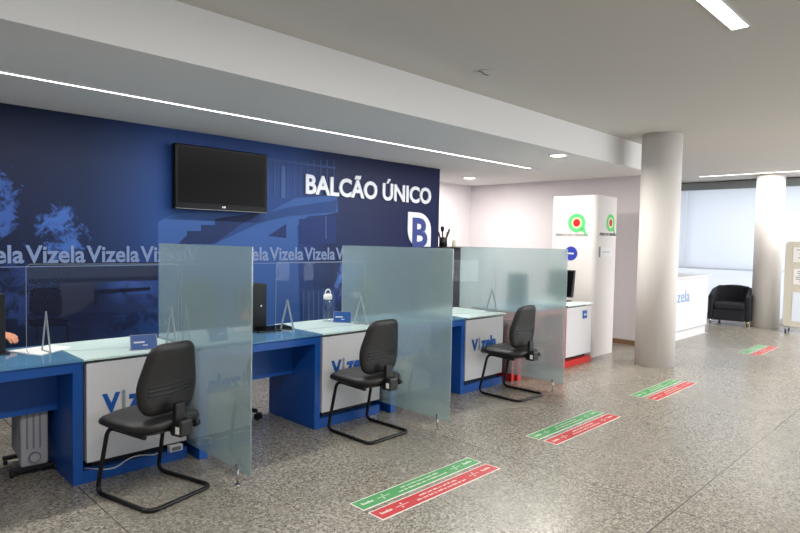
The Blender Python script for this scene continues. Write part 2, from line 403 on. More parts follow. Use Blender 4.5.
for i in range(5):
    y1, y0 = ys[i]-.006, ys[i+1]+.006
    t = thing('roller_blind', ['white roller blind nearest the cross wall, above the black armchair', 'white roller blind just behind the round pillar by the armchair', 'white roller blind behind the display board, right of the far pillar', 'fourth white roller blind along the far window wall', 'fifth white roller blind along the far window wall'][i], 'blind', (XF-.07, (y0+y1)/2, 1.05), 0, 'white roller blinds on the far window wall')
    h = (y1-y0)/2
    obj('blind_fabric', B(-.002, .002, -h, h, 0, 1.70), M_blind, t)
    obj('bottom_bar', B(-.012, .012, -h, h, -.02, .005), M_seam, t)
# unseen wall behind the camera, its openings added to let the fill light in
bm = bmesh.new(); box(bm, -3.2, 13.9, -8.1, -7.95, 0, .5); box(bm, -3.2, 13.9, -8.1, -7.95, 2.75, ZC)
for x in (-3.2, .2, 3.6, 7.0, 10.4, 13.6): box(bm, x, x+.3, -8.1, -7.95, .5, 2.75)
struct(obj('wall_front', bm, M_wall))
# pillars
for i, (x, y, r) in enumerate([(7.63, -.79, .235), (12.95, -.76, .235)]):
    struct(obj('trim_%d' % (i+3), cyl(bmesh.new(), (x, y, 0), r, ZC, 64), M_pillar))

# mural print: staircase, balustrade, counter line; also a flat dark chair shape
def W(u, v):
    a, b = (u-400)/F_PX, (v-266.5)/F_PX
    d = FW + RT*a - UP*b
    t = (YB-CAM.y)/d.y; p = CAM + d*t
    return (p.x, p.z)
def pr(name, pts, c, d=.002):
    m = print_mat('mural_'+name, c)
    return obj(name, prism(bmesh.new(), [W(*p) for p in pts], YB-d, YB+.01), m, wb)
pr('printed_stair_wall', [(158, 222), (172, 214), (205, 212), (266, 214), (282, 205), (296, 198), (337, 195), (338, 212), (326, 215), (308, 216), (297, 226), (300, 330), (228, 322), (158, 328)], (50, 81, 136), .002)
pr('printed_stair_band', [(216, 243), (240, 232), (262, 222), (290, 216), (336, 212), (337, 200), (290, 207), (262, 214), (240, 218), (217, 222)], (36, 61, 110), .003)
pr('printed_stair_side', [(178, 244), (187, 235), (187, 231), (201, 231), (201, 225), (215, 225), (215, 219), (232, 216), (264, 212), (240, 225), (214, 244)], (29, 44, 82), .004)
pr('printed_doorway', [(299, 219), (336, 216), (336, 244), (300, 244)], (31, 47, 94), .004)
pr('printed_doorway_leaf', [(268, 236), (286, 224), (286, 238)], (31, 45, 87), .0045)
pr('printed_column', [(281, 166), (285, 166), (285, 198), (281, 198)], (59, 86, 131), .005)
for i in range(11):
    u = 267+i*6.6
    if abs(u-283) > 3: pr('printed_baluster', [(u, 160), (u+1.2, 160), (u+1.2, 196-i*.1), (u, 197-i*.1)], (51, 74, 120), .003)
pr('printed_rail', [(266, 158), (336, 167), (336, 169), (266, 160)], (51, 74, 120), .004)
pr('printed_lamp_cord', [(325.2, 216), (326, 216), (326, 239), (325.2, 239)], (68, 93, 134), .0055)
pr('printed_rail', [(28, 279), (158, 276), (158, 280), (28, 283)], (15, 23, 51), .003)
pr('printed_stair_back', [(28, 266), (158, 262), (158, 276), (28, 279)], (36, 44, 68), .002)
pr('printed_stair_back', [(60, 283), (94, 282), (94, 300), (78, 312), (60, 318)], (38, 44, 65), .002)
pr('dark_chair_back', [(30, 290), (34, 288), (56, 287), (60, 290), (63, 308), (60, 314), (34, 315), (29, 310)], (14, 19, 41), .004)  # flat dark chair shape laid on the wall: back, seat, legs
pr('dark_chair_seat', [(28, 320), (50, 317), (70, 320), (66, 325), (30, 326)], (14, 19, 41), .004)
for u in (35, 66): pr('dark_chair_leg', [(u, 324), (u+2, 324), (u+3, 342), (u+1, 342)], (14, 19, 41), .004)
pr('printed_window_frame', [(94, 290), (150, 287), (150, 290), (97, 294), (97, 304), (94, 304)], (14, 21, 46), .004)
pr('printed_panel', [(300, 290), (336, 288), (336, 322), (300, 320)], (36, 57, 102), .003)
for i in range(7): pr('printed_baluster', [(303+i*5, 291), (304+i*5, 291), (304+i*5, 320), (303+i*5, 320)], (59, 84, 129), .004)
# Vizela word row
for k in range(9):
    x = 1.338-.469+k*.469
    if x+.45 > 6.3: break
    o = text('printed_word', 'Vizela', .46, .15, M_vizw, wb, .022, .003, (x, YB-.006, 1.253))
o = obj('printed_strapline', B(.86, 5.6, YB-.004, YB+.01, 1.222, 1.228), M_vizw, wb)
# BALCAO UNICO lettering and the B emblem
sg = thing('wall_lettering', 'large white raised capital letters on the blue wall, right of the television', 'sign', (4.155, YB-.012, 2.02))
text('letters', 'BALC\u00c3O \u00daNICO', 2.165, .285, M_letter, sg, .028, .02, (0, 0, 0))
def fitB(loc):
    e = thing('wall_emblem', 'white rounded emblem with a cut-out letter B on the blue wall', 'sign', loc)
    W_, H_ = .47, .47
    # leaf-like tile: square top-left and bottom-right corners, two round corners
    out = [(0, H_), (W_*.42, H_)]
    for i in range(1, 9):
        a = PI/2*(1-i/8); out.append((W_*.42+W_*.58*math.cos(a), H_*.5+H_*.5*math.sin(a)))
    out += [(W_, 0), (W_*.45, 0)]
    for i in range(1, 9):
        a = -PI/2-PI/2*i/8; out.append((W_*.45+W_*.45*math.cos(a), H_*.5+H_*.5*math.sin(a)))
    obj('emblem_tile', prism(bmesh.new(), out, 0, .012), M_letter, e)
    text('emblem_letter', 'B', .31, .41, mat('emblem_navy', s2l(46, 60, 122), .4), e, .03, .006, (.085, -.002, -.012))
    return e
fitB((5.87, YB-.014, 1.425))

# ------------------------------------------------------------------ lamps
def strip(name, label, x0, x1, y0, y1, z, power, parts=True, col=(1, .98, .95)):
    t = thing(name, label, 'light', ((x0+x1)/2, (y0+y1)/2, z))
    hx, hy = (x1-x0)/2, (y1-y0)/2
    obj('diffuser', B(-hx, hx, -hy, hy, -.006, .0), M_light, t)
    bm = bmesh.new(); e = .008
    box(bm, -hx-e, hx+e, -hy-e, -hy, -.008, 0); box(bm, -hx-e, hx+e, hy, hy+e, -.008, 0)
    box(bm, -hx-e, -hx, -hy, hy, -.008, 0); box(bm, hx, hx+e, -hy, hy, -.008, 0)
    obj('trim_frame', bm, M_white, t)
    l = area('lamp_light', (0, 0, -.02), (0, 0, 0), 2*hx, 2*hy, power, col); l.parent = t
    return t
strip('linear_ceiling_light', 'long thin white light line in the low ceiling over the desks', -2.0, 7.16, .793, .824, ZW, 135)
strip('linear_ceiling_light', 'short white light strip in the main ceiling at the top right', -.5, 4.19, -2.635, -2.54, ZC, 90)
strip('linear_ceiling_light', 'thin white light strip in the ceiling in front of the far window wall', 12.52, 12.56, -6.0, .38, ZC, 80)
strip('linear_ceiling_light', 'unseen white light strip added to the main ceiling right of the camera', 7.5, 12.3, -4.6, -4.5, ZC, 330)  # unseen lamp added to brighten the far pillar, counter and floor
for x, y, lab in [(6.32, -.10, 'round white recessed downlight nearest the ceiling step'), (7.70, 2.29, 'round white recessed downlight in the alcove right of the blue wall')]:
    t = thing('recessed_downlight', lab, 'light', (x, y, ZW))
    lathe_b = lathe(bmesh.new(), [(.085, -.004), (.105, -.008), (.112, -.002), (.112, 0), (.085, 0)]); obj('trim_ring', lathe_b, M_white, t, True)
    obj('diffuser', cyl(bmesh.new(), (0, 0, -.006), .085, .006), M_spot, t)
    l = bpy.data.lights.new('downlight', 'AREA'); l.shape = 'DISK'; l.size = .16; l.energy = 38; l.color = (1, .96, .9)
    lo = bpy.data.objects.new('downlight', l); C.objects.link(lo); lo.location = (0, 0, -.02); lo.parent = t
# ceiling detector
t = thing('ceiling_detector', 'small flush grey detector plate in the main ceiling', 'detector', (3.96, -.775, ZC))
obj('plate', cyl(bmesh.new(), (0, 0, -.008), .085, .008), M_ceil, t)
obj('sensor_slot', B(-.08, -.02, -.02, 0, -.012, -.006), M_greyp, t); obj('sensor_slot', B(.0, .07, -.0, .02, -.012, -.006), M_greyp, t)
t = thing('ceiling_grille', 'small round air grille in the low ceiling beyond the downlight', 'vent', (7.35, .9, ZW))
obj('rim', lathe(bmesh.new(), [(.10, -.006), (.12, -.003), (.12, 0), (.10, 0)]), M_white, t, True)
obj('slats', cyl(bmesh.new(), (0, 0, -.005), .1, .005), M_greyp, t)

# ------------------------------------------------------------------ television
t = thing('television', 'black flat television mounted high on the blue wall', 'television', (3.06, YB, 1.765), 0)
obj('wall_bracket', B(-.2, .2, -.07, 0, .2, .45), M_tube, t)
obj('housing', B(-.51, .51, -.13, -.05, .0, .625), M_tvcase, t, bevel=.012)
obj('screen', B(-.475, .475, -.134, -.129, .065, .595), M_screen, t)
obj('chrome_strip', B(-.505, .505, -.135, -.128, .004, .009), M_greyp, t)
text('maker_mark', 'LG', .035, .018, M_chrome, t, .02, .003, (-.018, -.134, .03))

# ------------------------------------------------------------------ service desks
def vizela(parent, x, y, z, wd, ht, mb=M_vizblue, mg=M_vizgrey, bd=.045):
    # 'V' blue, 'i' grey, 'zela' blue
    text('logo_letter', 'V', wd*.25, ht*.9, mb, parent, bd, .003, (x, y, z))
    text('logo_letter', 'i', wd*.055, ht*.98, mg, parent, bd, .003, (x+wd*.27, y, z))
    text('logo_letter', 'zela', wd*.62, ht, mb, parent, bd, .003, (x+wd*.36, y, z))
def make_desk(label, M_blue=M_blue, logo=True, group='blue and white service desks'):
    t = thing('service_desk', label, 'desk', group=group)
    bm = bmesh.new()
    box(bm, -.96, .055, 0, .64, .68, .738)
    obj('table_slab', bm, M_blue, t, bevel=.002)
    obj('leg_panel', B(-.96, -.90, 0, .64, 0, .68), M_blue, t, bevel=.002)
    obj('leg_panel', B(0, .055, 0, .64, 0, .68), M_blue, t, bevel=.002)
    obj('modesty_panel', B(-.90, 0, .30, .325, .40, .68), M_blue, t)
    obj('plinth', B(.055, .71, 0, .58, 0, .075), M_blue, t, bevel=.002)
    cb = obj('cabinet', B(.078, .71, .005, .56, .118, .725), M_white, t, bevel=.003)
    obj('cabinet_foot', B(.12, .66, .06, .5, .075, .118), M_black, cb)
    obj('glass_top', B(-.957, .055, -.02, .66, .745, .757), M_topglass, t)
    obj('glass_top', B(.055, .714, -.02, .66, .745, .757), M_desktop_w, t)['label'] = 'pale green back-painted glass top over the white cabinet'
    for x in (-.9, -.03):
        for y in (.05, .55): obj('spacer', cyl(bmesh.new(), (x, y, .736), .012, .010, 12), M_chrome, t)
    for x in (.15, .6):
        for y in (.05, .5): obj('spacer', cyl(bmesh.new(), (x, y, .724), .012, .022, 12), M_chrome, t)
    if logo: vizela(t, .165, .002, .405, .43, .134)
    return t
desk_labels = ['blue and white service desk nearest the camera, at the left edge', 'middle blue and white service desk, between the first two frosted panels', 'farthest blue and white service desk, behind the second frosted panel']
DX = [(1.144, .06), (2.852, -.04), (4.585, -.11)]
d0 = make_desk(desk_labels[0]); desks = [d0]
for k in (1, 2):
    c = copy_tree(d0); c['label'] = desk_labels[k]; desks.append(c)
for d, (x, y) in zip(desks, DX): d.location = (x, y, 0)
d4 = make_desk('red and white service desk beside the kiosk tower, behind the third frosted partition', M_red, False, None)
d4.location = (6.47, -.16, 0)
obj('end_panel', B(-1.045, -1.0, .02, .64, 0, .67), M_red, d4, bevel=.003)['label'] = 'red end panel next to the frosted glass'
pl = obj('blue_plate', B(.47, .57, -.004, .004, .57, .67), M_vizblue, d4)
obj('printed_line', B(.487, .55, -.006, -.003, .61, .63), M_letter, pl)

# frosted partitions
PX = [(1.868, .536, -.722, -.575), (3.577, .51, -.815, -.69), (5.40, .58, -.775, -.653)]
def make_panel(x, ya, yb, yf, label):
    t = thing('glass_partition', label, 'partition', (x, 0, 0), group='frosted glass partitions')
    obj('pane', B(-.005, .005, yb, ya, .095, 1.449), M_frost, t)
    ft = obj('foot', cyl(bmesh.new(), (0, yf, .0), .007, .11, 16), M_chrome, t)
    obj('foot_plate', cyl(bmesh.new(), (0, yf, 0), .018, .005, 24), M_chrome, ft)
    obj('foot_clamp', B(-.010, .010, yf-.010, yf+.010, .09, .135), M_chrome, ft, bevel=.003)
    return t
for q, l in zip(PX, ['frosted glass partition nearest the camera, beside the left desk', 'frosted glass partition between the middle desk and the farthest desk', 'farthest frosted glass partition, behind the farthest visitor chair']):
    make_panel(*q, l)

# clear screens on the desks, with A-shaped feet
def make_screen(label):
    t = thing('clear_desk_screen', label, 'screen', group='clear acrylic desk screens')
    out = rrect(-.155, .735, .0, .555, .03)
    obj('sheet', prism(bmesh.new(), out, -.002, .002), M_clear, t)
    bm = bmesh.new(); pts = [(x, 0, z) for x, z in out]; tube(bm, pts, .0016, 6, True); obj('sheet_edge', bm, M_clear_edge, t)
    for x in (-.05, .69):
        bm = bmesh.new()
        prism(bm, [(-.075, 0), (-.060, 0), (-.004, .21), (-.004, .26)], -.003, .003, 'yz')
        prism(bm, [(.075, 0), (.004, .26), (.004, .21), (.060, 0)], -.003, .003, 'yz')
        prism(bm, [(-.06, .0), (.06, .0), (.056, .012), (-.056, .012)], -.0028, .0028, 'yz')
        st = obj('stand', bm, M_clear_edge, t); st.location = (x, 0, 0); st.rotation_euler = (0, 0, .38)
    return t
s0 = make_screen('clear acrylic screen standing on the left desk, behind the white paper'); scr = [s0]
for l in ('clear acrylic screen standing on the middle desk, behind the keyboard', 'clear acrylic screen standing on the farthest desk'):
    c = copy_tree(s0); c['label'] = l; scr.append(c)
for s, (x, y, r) in zip(scr, [(1.148, .405, -.29), (2.817, .215, -.07), (4.58, .20, -.27)]): s.location = (x, y, .757); s.rotation_euler = (0, 0, r)

# ------------------------------------------------------------------ visitor chairs (face local +Y)
def make_vchair(label):
    t = thing('visitor_chair', label, 'chair', group='black visitor chairs')
    # cantilever frame: seat rails -> front uprights -> floor runners -> rear bar
    pts = [(-.17, -.12, .415), (-.205, .20, .425), (-.222, .235, .03), (-.222, .235, .013), (-.20, -.24, .013), (.20, -.24, .013), (.222, .235, .013), (.205, .20, .425), (.17, -.12, .415)]
    pts = [(-.17, -.14, .388), (-.195, .15, .407), (-.208, .235, .013), (-.215, -.24, .013), (.215, -.24, .013), (.208, .235, .013), (.195, .15, .407), (.17, -.14, .388)]
    obj('frame', tube(bmesh.new(), fillet(pts, .06, 6), .0125, 12), M_tube, t)
    bm = bmesh.new(); tube(bm, [(-.185, .05, .40), (.185, .05, .40)], .01); tube(bm, [(-.172, -.1, .392), (.172, -.1, .392)], .01); obj('seat_rail', bm, M_tube, t)
    out = superell(.46, .49, 4)
    def fs(x, y, s): 
        z = .436 + s + .012*math.cos(x*7) - (.03*max(0, (y-.12)/.11)**2)
        return (x*(1-.06*(y < 0)*(-y)/.23), y+.035, z)
    obj('seat', loft(bmesh.new(), out, [(.80, -.03), (.93, -.026), (.985, -.012), (1, .002), (.985, .016), (.93, .026), (.75, .033), (.5, .034), (.25, .034), (.05, .034)], fs), M_fabric, t)
    obj('seat_shell', loft(bmesh.new(), superell(.42, .41, 4), [(.75, -.012), (.95, -.004), (1, .006)], lambda x, y, s: (x, y+.01, .406+s)), M_black, t)
    # backrest: outline in x,z (narrow flat top, widest low, rounded corners)
    P_ = [(-.165, -.207), (-.207, -.06), (-.140, .207), (.140, .207), (.207, -.06), (.165, -.207)]
    P_ = P_ + P_[:2]; out = []
    for i in range(1, 7):
        A_, B_, C_ = (Vector((*P_[j], 0)) for j in (i-1, i, i+1)); d1, d2 = (A_-B_), (C_-B_)
        k_ = .075 if abs(B_.y) < .1 else .07
        p0, p2 = B_+d1.normalized()*k_, B_+d2.normalized()*k_
        for j in range(7):
            q = j/6; v = p0*(1-q)**2+B_*2*q*(1-q)+p2*q*q; out.append((v.x, v.y))
    def fb(x, z, s): 
        bow = .35*x*x
        return (x, -.14 - s + bow - .13*(z) + .012*math.cos(z*9), .695+z)
    back = obj('backrest', loft(bmesh.new(), out, [(.05, -.036), (.25, -.036), (.5, -.036), (.7, -.034), (.9, -.03), (.975, -.018), (1, 0), (.99, .012), (.94, .022), (.8, .026), (.6, .027), (.4, .027), (.2, .027), (.05, .027)], fb), M_fabric, t)
    bm = bmesh.new()
    for zz in (-.035, -.06, -.085):
        tube(bm, [fb(x/20*.15, zz, .024) for x in range(-20, 21)], .0065, 6)
    obj('backrest_rib', bm, M_black, back)
    # back support bracket and tilt mechanism
    bm = bmesh.new()
    box(bm, -.035, .035, -.225, -.195, .42, .56)
    box(bm, -.035, .035, -.225, -.08, .39, .42)
    obj('back_support', bm, M_black, t, bevel=.008)
    obj('bracket_cover', B(-.045, .045, -.275, -.185, .375, .47), M_black, t, bevel=.012)
    bm = bmesh.new(); cyl(bm, (.045, -.23, .42), .008, .05, 12, axis='x'); cyl(bm, (.09, -.23, .42), .020, .03, 16, axis='x'); obj('adjustment_knob', bm, M_black, t)
    obj('care_tag', B(-.047, -.0455, -.265, -.235, .395, .435), M_paper, t)
    return t
v0 = make_vchair('black visitor chair nearest the camera, in front of the left desk'); vch = [v0]
for l in ('black visitor chair in front of the middle desk', 'farthest black visitor chair, in front of the third frosted partition'):
    c = copy_tree(v0); c['label'] = l; vch.append(c)
for c, (x, y, rz) in zip(vch, [(1.468, -.325, .255), (3.138, -.352, .03), (4.978, -.437, .0)]):
    c.location = (x, y, 0); c.rotation_euler = (0, 0, rz)

# ------------------------------------------------------------------ staff swivel chairs (face local -Y)
def make_ochair(label):
    t = thing('office_chair', label, 'chair', group='black office chairs behind the desks')
    bm = bmesh.new()
    for k in range(5):
        a = 2*PI*k/5+.3
        tube(bm, [(0, 0, .10), (.15*math.cos(a), .15*math.sin(a), .10), (.29*math.cos(a), .29*math.sin(a), .072)], [.03, .022, .016], 10)
    cyl(bm, (0, 0, .07), .035, .06)
    base = obj('star_base', bm, M_black, t)
    for k in range(5):
        a = 2*PI*k/5+.3; bm = bmesh.new(); x, y = .29*math.cos(a), .29*math.sin(a)
        cyl(bm, (x-.02, y-.012, .028), .028, .015, 20, axis='x'); cyl(bm, (x+.008, y-.012, .028), .028, .015, 20, axis='x'); cyl(bm, (x, y, .05), .006, .03, 8)
        obj('caster', bm, M_black, base)
    obj('gas_column', cyl(bmesh.new(), (0, 0, .12), .022, .28), M_tube, t)
    obj('seat', loft(bmesh.new(), superell(.48, .46, 3.5), [(.75, -.045), (.93, -.035), (1, -.01), (.99, .01), (.93, .026), (.7, .032), (.3, .03)], lambda x, y, s: (x, y, .45+s)), M_cloth, t)
    obj('backrest', loft(bmesh.new(), superell(.44, .58, 3.2), [(.7, -.03), (.93, -.024), (1, 0), (.93, .024), (.7, .03)], lambda x, z, s: (x, .24+s-.5*x*x+.08*z, .86+z)), M_cloth, t)
    obj('back_post', tube(bmesh.new(), fillet([(0, .0, .40), (0, .26, .40), (0, .29, .75)], .06), .016), M_black, t)
    for sx in (-1, 1):
        a = obj('armrest', tube(bmesh.new(), fillet([(sx*.2, .02, .42), (sx*.28, .02, .43), (sx*.28, .03, .64)], .04), .014), M_black, t)
        obj('arm_pad', B(sx*.28-.03, sx*.28+.03, -.10, .14, .64, .665), M_black, a, bevel=.01)
    return t
o0 = make_ochair('black office chair under the seated person at the left desk'); och = [o0]
for l in ('black office chair behind the middle desk', 'black office chair behind the farthest desk'):
    c = copy_tree(o0); c['label'] = l; och.append(c)
for c, (x, y, rz) in zip(och, [(.52, 1.12, .0), (2.43, .66, .35), (4.42, .78, .2)]):
    c.location = (x, y, 0); c.rotation_euler = (0, 0, rz)

# ------------------------------------------------------------------ things on the desks
def make_tower(label):
    t = thing('desktop_computer', label, 'computer', group='black computers standing on the desks')
    obj('case', B(-.065, .065, -.02, .20, .012, .37), M_black, t, bevel=.004)
    obj('base_stand', B(-.085, .085, -.04, .21, 0, .012), M_black, t, bevel=.003)
    obj('power_button', cyl(bmesh.new(), (.012, -.024, .19), .009, .006, 20, axis='y'), M_chrome, t)
    return t
p0 = make_tower('black upright computer at the left edge, beside the seated person'); p1 = copy_tree(p0); p1['label'] = 'black upright computer on the middle desk, just right of the first frosted panel'
p0.location = (.838, .53, .757); p1.location = (2.658, .47, .757)
p2 = copy_tree(p0); p2['label'] = 'black upright computer on the red desk, blurred behind the third frosted partition'; p2.location = (6.30, .30, .757)
t = thing('keyboard', 'black keyboard lying on the middle desk in front of the computer', 'keyboard', (2.72, .345, .757), .06)
obj('keyboard_body', prism(bmesh.new(), [(-.075, 0), (.075, 0), (.075, .024), (-.075, .012)], -.19, .16, 'yz'), M_black, t, bevel=.003)
bm = bmesh.new()
for r in range(5):
    for c_ in range(14): box(bm, -.18+c_*.024, -.16+c_*.024, -.062+r*.026, -.04+r*.026, .012+.0022*r, .019+.0022*r)
kk = obj('keycaps', bm, M_screen, t); kk['kind'] = 'stuff'
# D2 extra: paper on D1
t = tag(obj('paper_sheets', prism(bmesh.new(), [(.93, .60), (1.05, .33), (1.27, .50), (1.19, .66)], .757, .762, 'xy'), M_paper), 'white sheets of paper on the left desk beside the hand', 'paper')
def make_sign(label, loc, rz, lines=True):
    t = thing('desk_sign', label, 'sign', loc, rz, 'small blue desk signs')
    def tilt(y, z): return y
    obj('holder', prism(bmesh.new(), [(-.03, 0), (.035, 0), (.035, .003), (-.026, .003), (.012, .108), (.008, .109)], -.095, .095, 'yz'), M_clear_edge, t); t.scale = (.88, .88, .88)
    card = obj('card', prism(bmesh.new(), [(-.031, .006), (.0055, .106), (.0035, .1065), (-.033, .0065)], -.088, .088, 'yz'), M_sign, t)
    if lines:
        a = math.atan2(.1, .0365)
        ln_ = obj('printed_line', B(-.07, .005, -.0015, .0015, 0, .012), M_letter, card); ln_.location = (0, -.0165, .05); ln_.rotation_euler = (a-PI/2, 0, 0)
        ln_ = obj('printed_line', B(-.01, .025, -.0015, .0015, 0, .007), M_letter, card); ln_.location = (0, -.023, .03); ln_.rotation_euler = (a-PI/2, 0, 0)
    return t
make_sign('small blue card in a clear holder on the left desk', (1.60, .16, .757), -.22)
make_sign('small blue card lying behind the bottle on the middle desk', (3.46, .36, .757), -.9)
# bottle
t = thing('glass_bottle', 'clear glass water bottle with a white swing cap on the middle desk', 'bottle', (3.40, .50, .757))
M_bot = transp('bottle_glass', (.95, .97, .98), 1.6, .08)
obj('bottle_body', lathe(bmesh.new(), [(.0, 0), (.042, .0), (.045, .01), (.045, .17), (.04, .19), (.024, .215), (.02, .225), (0, .225)]), M_bot, t, True)
obj('water', lathe(bmesh.new(), [(.0, .006), (.04, .006), (.042, .012), (.042, .10), (0, .10)]), transp('water', (.97, .98, .99), .6), t, True)
obj('collar', lathe(bmesh.new(), [(.0, .2), (.036, .2), (.04, .21), (.04, .24), (.02, .25), (0, .25)]), M_paper, t, True)
obj('carry_loop', tube(bmesh.new(), [(.032*math.cos(a*PI/10), 0, .245+.045*math.sin(a*PI/10)) for a in range(11)], .005, 8), M_paper, t)

# cables under the near white cabinet
tag(obj('power_cable', tube(bmesh.new(), fillet([(1.22, .10, .080), (1.30, -.004, .079), (1.36, -.03, .085), (1.44, .02, .10), (1.52, .05, .10), (1.62, .03, .083), (1.66, .06, .08)], .04), .004, 8), M_cable), 'white power cable trailing along the left desk plinth', 'cable')
t = thing('power_socket', 'small white socket block on the plinth of the left desk', 'socket', (1.76, .062, .0755))
obj('socket_body', B(-.045, .045, -.045, -.004, 0, .04), M_white, t, bevel=.004); obj('socket_face', B(-.03, .03, -.047, -.044, .008, .032), M_greyp, t)

# ------------------------------------------------------------------ oil radiator under the left desk
t = thing('oil_radiator', 'grey oil-filled radiator standing on the floor under the left desk', 'heater', (1.03, .43, 0), -.08)
for k in range(6):
    obj('fin', prism(bmesh.new(), rrect(-.075, .075, .075, .45, .03), .03+k*.055, .042+k*.055, 'xz'), M_grey, t, bevel=.003)
obj('control_housing', B(-.075, .075, -.03, .03, .06, .46), M_grey, t, bevel=.012)
for k in range(3): obj('vent_groove', B(-.045+k*.035, -.035+k*.035, -.033, -.029, .17, .44), M_greyp, t)
kb = obj('thermostat_knob', cyl(bmesh.new(), (0, -.045, .115), .033, .018, 28, axis='y'), M_greyp, t)
obj('knob_cap', cyl(bmesh.new(), (0, -.049, .115), .026, .006, 28, axis='y'), M_grey, kb)
for y in (-.0, .28):
    f = obj('foot_bar', B(-.13, .13, y-.015, y+.015, .03, .055), M_black, t, bevel=.004)
    for x in (-.115, .115): obj('foot_wheel', cyl(bmesh.new(), (x-.01, y, .022), .022, .02, 16, axis='x'), M_black, f)

# ------------------------------------------------------------------ seated person at the left desk
def skin_mesh(name, verts, edges, m, parent=None, sub=2, root=0):
    me = bpy.data.meshes.new(name); me.from_pydata([v[0] for v in verts], edges, []); o = bpy.data.objects.new(name, me); C.objects.link(o)
    sk = o.modifiers.new('skin', 'SKIN'); sk.use_smooth_shade = True
    for i, v in enumerate(verts):
        r = v[1]; d = me.skin_vertices[0].data[i]; d.radius = r if isinstance(r, tuple) else (r, r); d.use_root = (i == root)
    sb = o.modifiers.new('sub', 'SUBSURF'); sb.levels = sb.render_levels = sub
    bpy.context.view_layer.update()
    me2 = bpy.data.meshes.new_from_object(o.evaluated_get(bpy.context.evaluated_depsgraph_get()))
    bpy.data.objects.remove(o); me2.materials.clear(); me2.materials.append(m); me2.shade_smooth()
    p = bpy.data.objects.new(name, me2); C.objects.link(p)
    if parent: p.parent = parent
    return p
def chain(V, E, start, pts):
    prev = start
    for p in pts:
        V.append(p); E.append((prev, len(V)-1)) if prev is not None else None
        prev = len(V)-1
    return prev
bx, by = .52, 1.10
V, E = [((bx, by, .56), (.15, .11))], []
chest = chain(V, E, 0, [((bx, by+.01, .72), (.13, .10)), ((bx, by-.02, .90), (.15, .11)), ((bx, by-.03, 1.00), (.13, .09))])
neck = chain(V, E, chest, [((bx, by-.05, 1.09), .052), ((bx, by-.07, 1.15), .055), ((bx, by-.10, 1.23), (.075, .09)), ((bx, by-.095, 1.30), (.07, .085))])
for s in (-1, 1):
    hip = chain(V, E, 0, [((bx+s*.10, by-.03, .54), .085), ((bx+s*.13, by-.38, .53), .062), ((bx+s*.13, by-.40, .48), .055), ((bx+s*.13, by-.34, .26), .045), ((bx+s*.13, by-.32, .09), .036), ((bx+s*.13, by-.44, .045), .03)])
# arms: person's left hand (towards +X) rests on the desk beside the computer
def arm(s, elbow, wrist, palmdir, curl=1):
    a = chain(V, E, chest, [((bx+s*.17, by-.03, 1.0), .058), (tuple(Vector((bx+s*.19, by-.03, .97))*.5+Vector(elbow)*.5), .047), (elbow, .042), (tuple(Vector(elbow)*.5+Vector(wrist)*.5), .036), (wrist, .025)])
    d = Vector(palmdir).normalized(); side = Vector((0, 0, 1)).cross(d).normalized()*(1)
    p1 = Vector(wrist)+d*.045
    pi = chain(V, E, a, [(tuple(p1), (.036, .015))])
    return pi, d, side, Vector(wrist)
hands = []
hands.append((1, *arm(1, (.80, 1.05, .84), (.945, .86, .842), (.40, -.78, -.28))))
hands.append((-1, *arm(-1, (.24, .98, .80), (.30, .78, .79), (.25, -.95, 0))))
person = thing('person', 'seated person in a black jacket at the left edge, hand resting on the desk', 'person', (0, 0, 0))
# fingers grown as chains rooted in the palm of the same body mesh
for s, pi, d, side, wr in hands:
    for k, (off, ln) in enumerate([(-.027, .066), (-.009, .075), (.009, .07), (.027, .056)]):
        b0 = wr+d*.075+side*off
        chain(V, E, pi, [(tuple(b0), .011), (tuple(b0+d*ln*.5+Vector((0, 0, .006))), .0095), (tuple(b0+d*ln*.8+Vector((0, 0, -.008))), .0085), (tuple(b0+d*ln+Vector((0, 0, -.016))), .0075)])
    th = side*(.035 if s > 0 else -.035)
    chain(V, E, pi, [(tuple(wr+d*.03+th), .012), (tuple(wr+d*.06+th*1.6+Vector((0, 0, -.004))), .010), (tuple(wr+d*.085+th*1.7+Vector((0, 0, -.012))), .008)])
body = skin_mesh('body', V, E, M_skin, person)
# clothing
def grow(v, k): 
    r = v[1]; return (v[0], tuple(x+k for x in r) if isinstance(r, tuple) else r+k)
V2 = [grow(v, .012) for v in V[:4]]; E2 = [(0, 1), (1, 2), (2, 3)]
for s, e, wv in ((1, (.80, 1.05, .84), (.905, .91, .842)), (-1, (.24, .98, .80), (.29, .82, .79))):
    chain(V2, E2, 3, [((bx+s*.17, by-.03, 1.0), .07), (tuple(Vector((bx+s*.19, by-.03, .97))*.5+Vector(e)*.5), .058), (e, .052), (tuple(Vector(e)*.5+Vector(wv)*.5), .045), (wv, .035)])
chain(V2, E2, 3, [((bx, by-.045, 1.06), .065)])
skin_mesh('jacket', V2, E2, M_jacket, person)
V3, E3 = [((bx, by, .56), (.165, .125))], []
for s in (-1, 1):
    chain(V3, E3, 0, [((bx+s*.10, by-.03, .54), .095), ((bx+s*.13, by-.38, .53), .074), ((bx+s*.13, by-.40, .48), .068), ((bx+s*.13, by-.34, .26), .058), ((bx+s*.13, by-.325, .11), .05)])
skin_mesh('trousers', V3, E3, M_jeans, person)
for s in (-1, 1):
    obj('shoe', loft(bmesh.new(), superell(.10, .27, 2.6), [(.9, 0), (1, .015), (.95, .04), (.7, .07), (.4, .085)], lambda x, y, z, s=s: (bx+s*.13+x, by-.40+y, z)), M_black, person)
hd = bmesh.new(); bmesh.ops.create_uvsphere(hd, u_segments=24, v_segments=16, radius=1)
for v in hd.verts: v.co = (bx+v.co.x*.082, by-.085+v.co.y*.100, 1.275+v.co.z*.105 + (.0 if v.co.y > -.3 else .03))
obj('hair', hd, M_hair, person, True)
bm = bmesh.new()
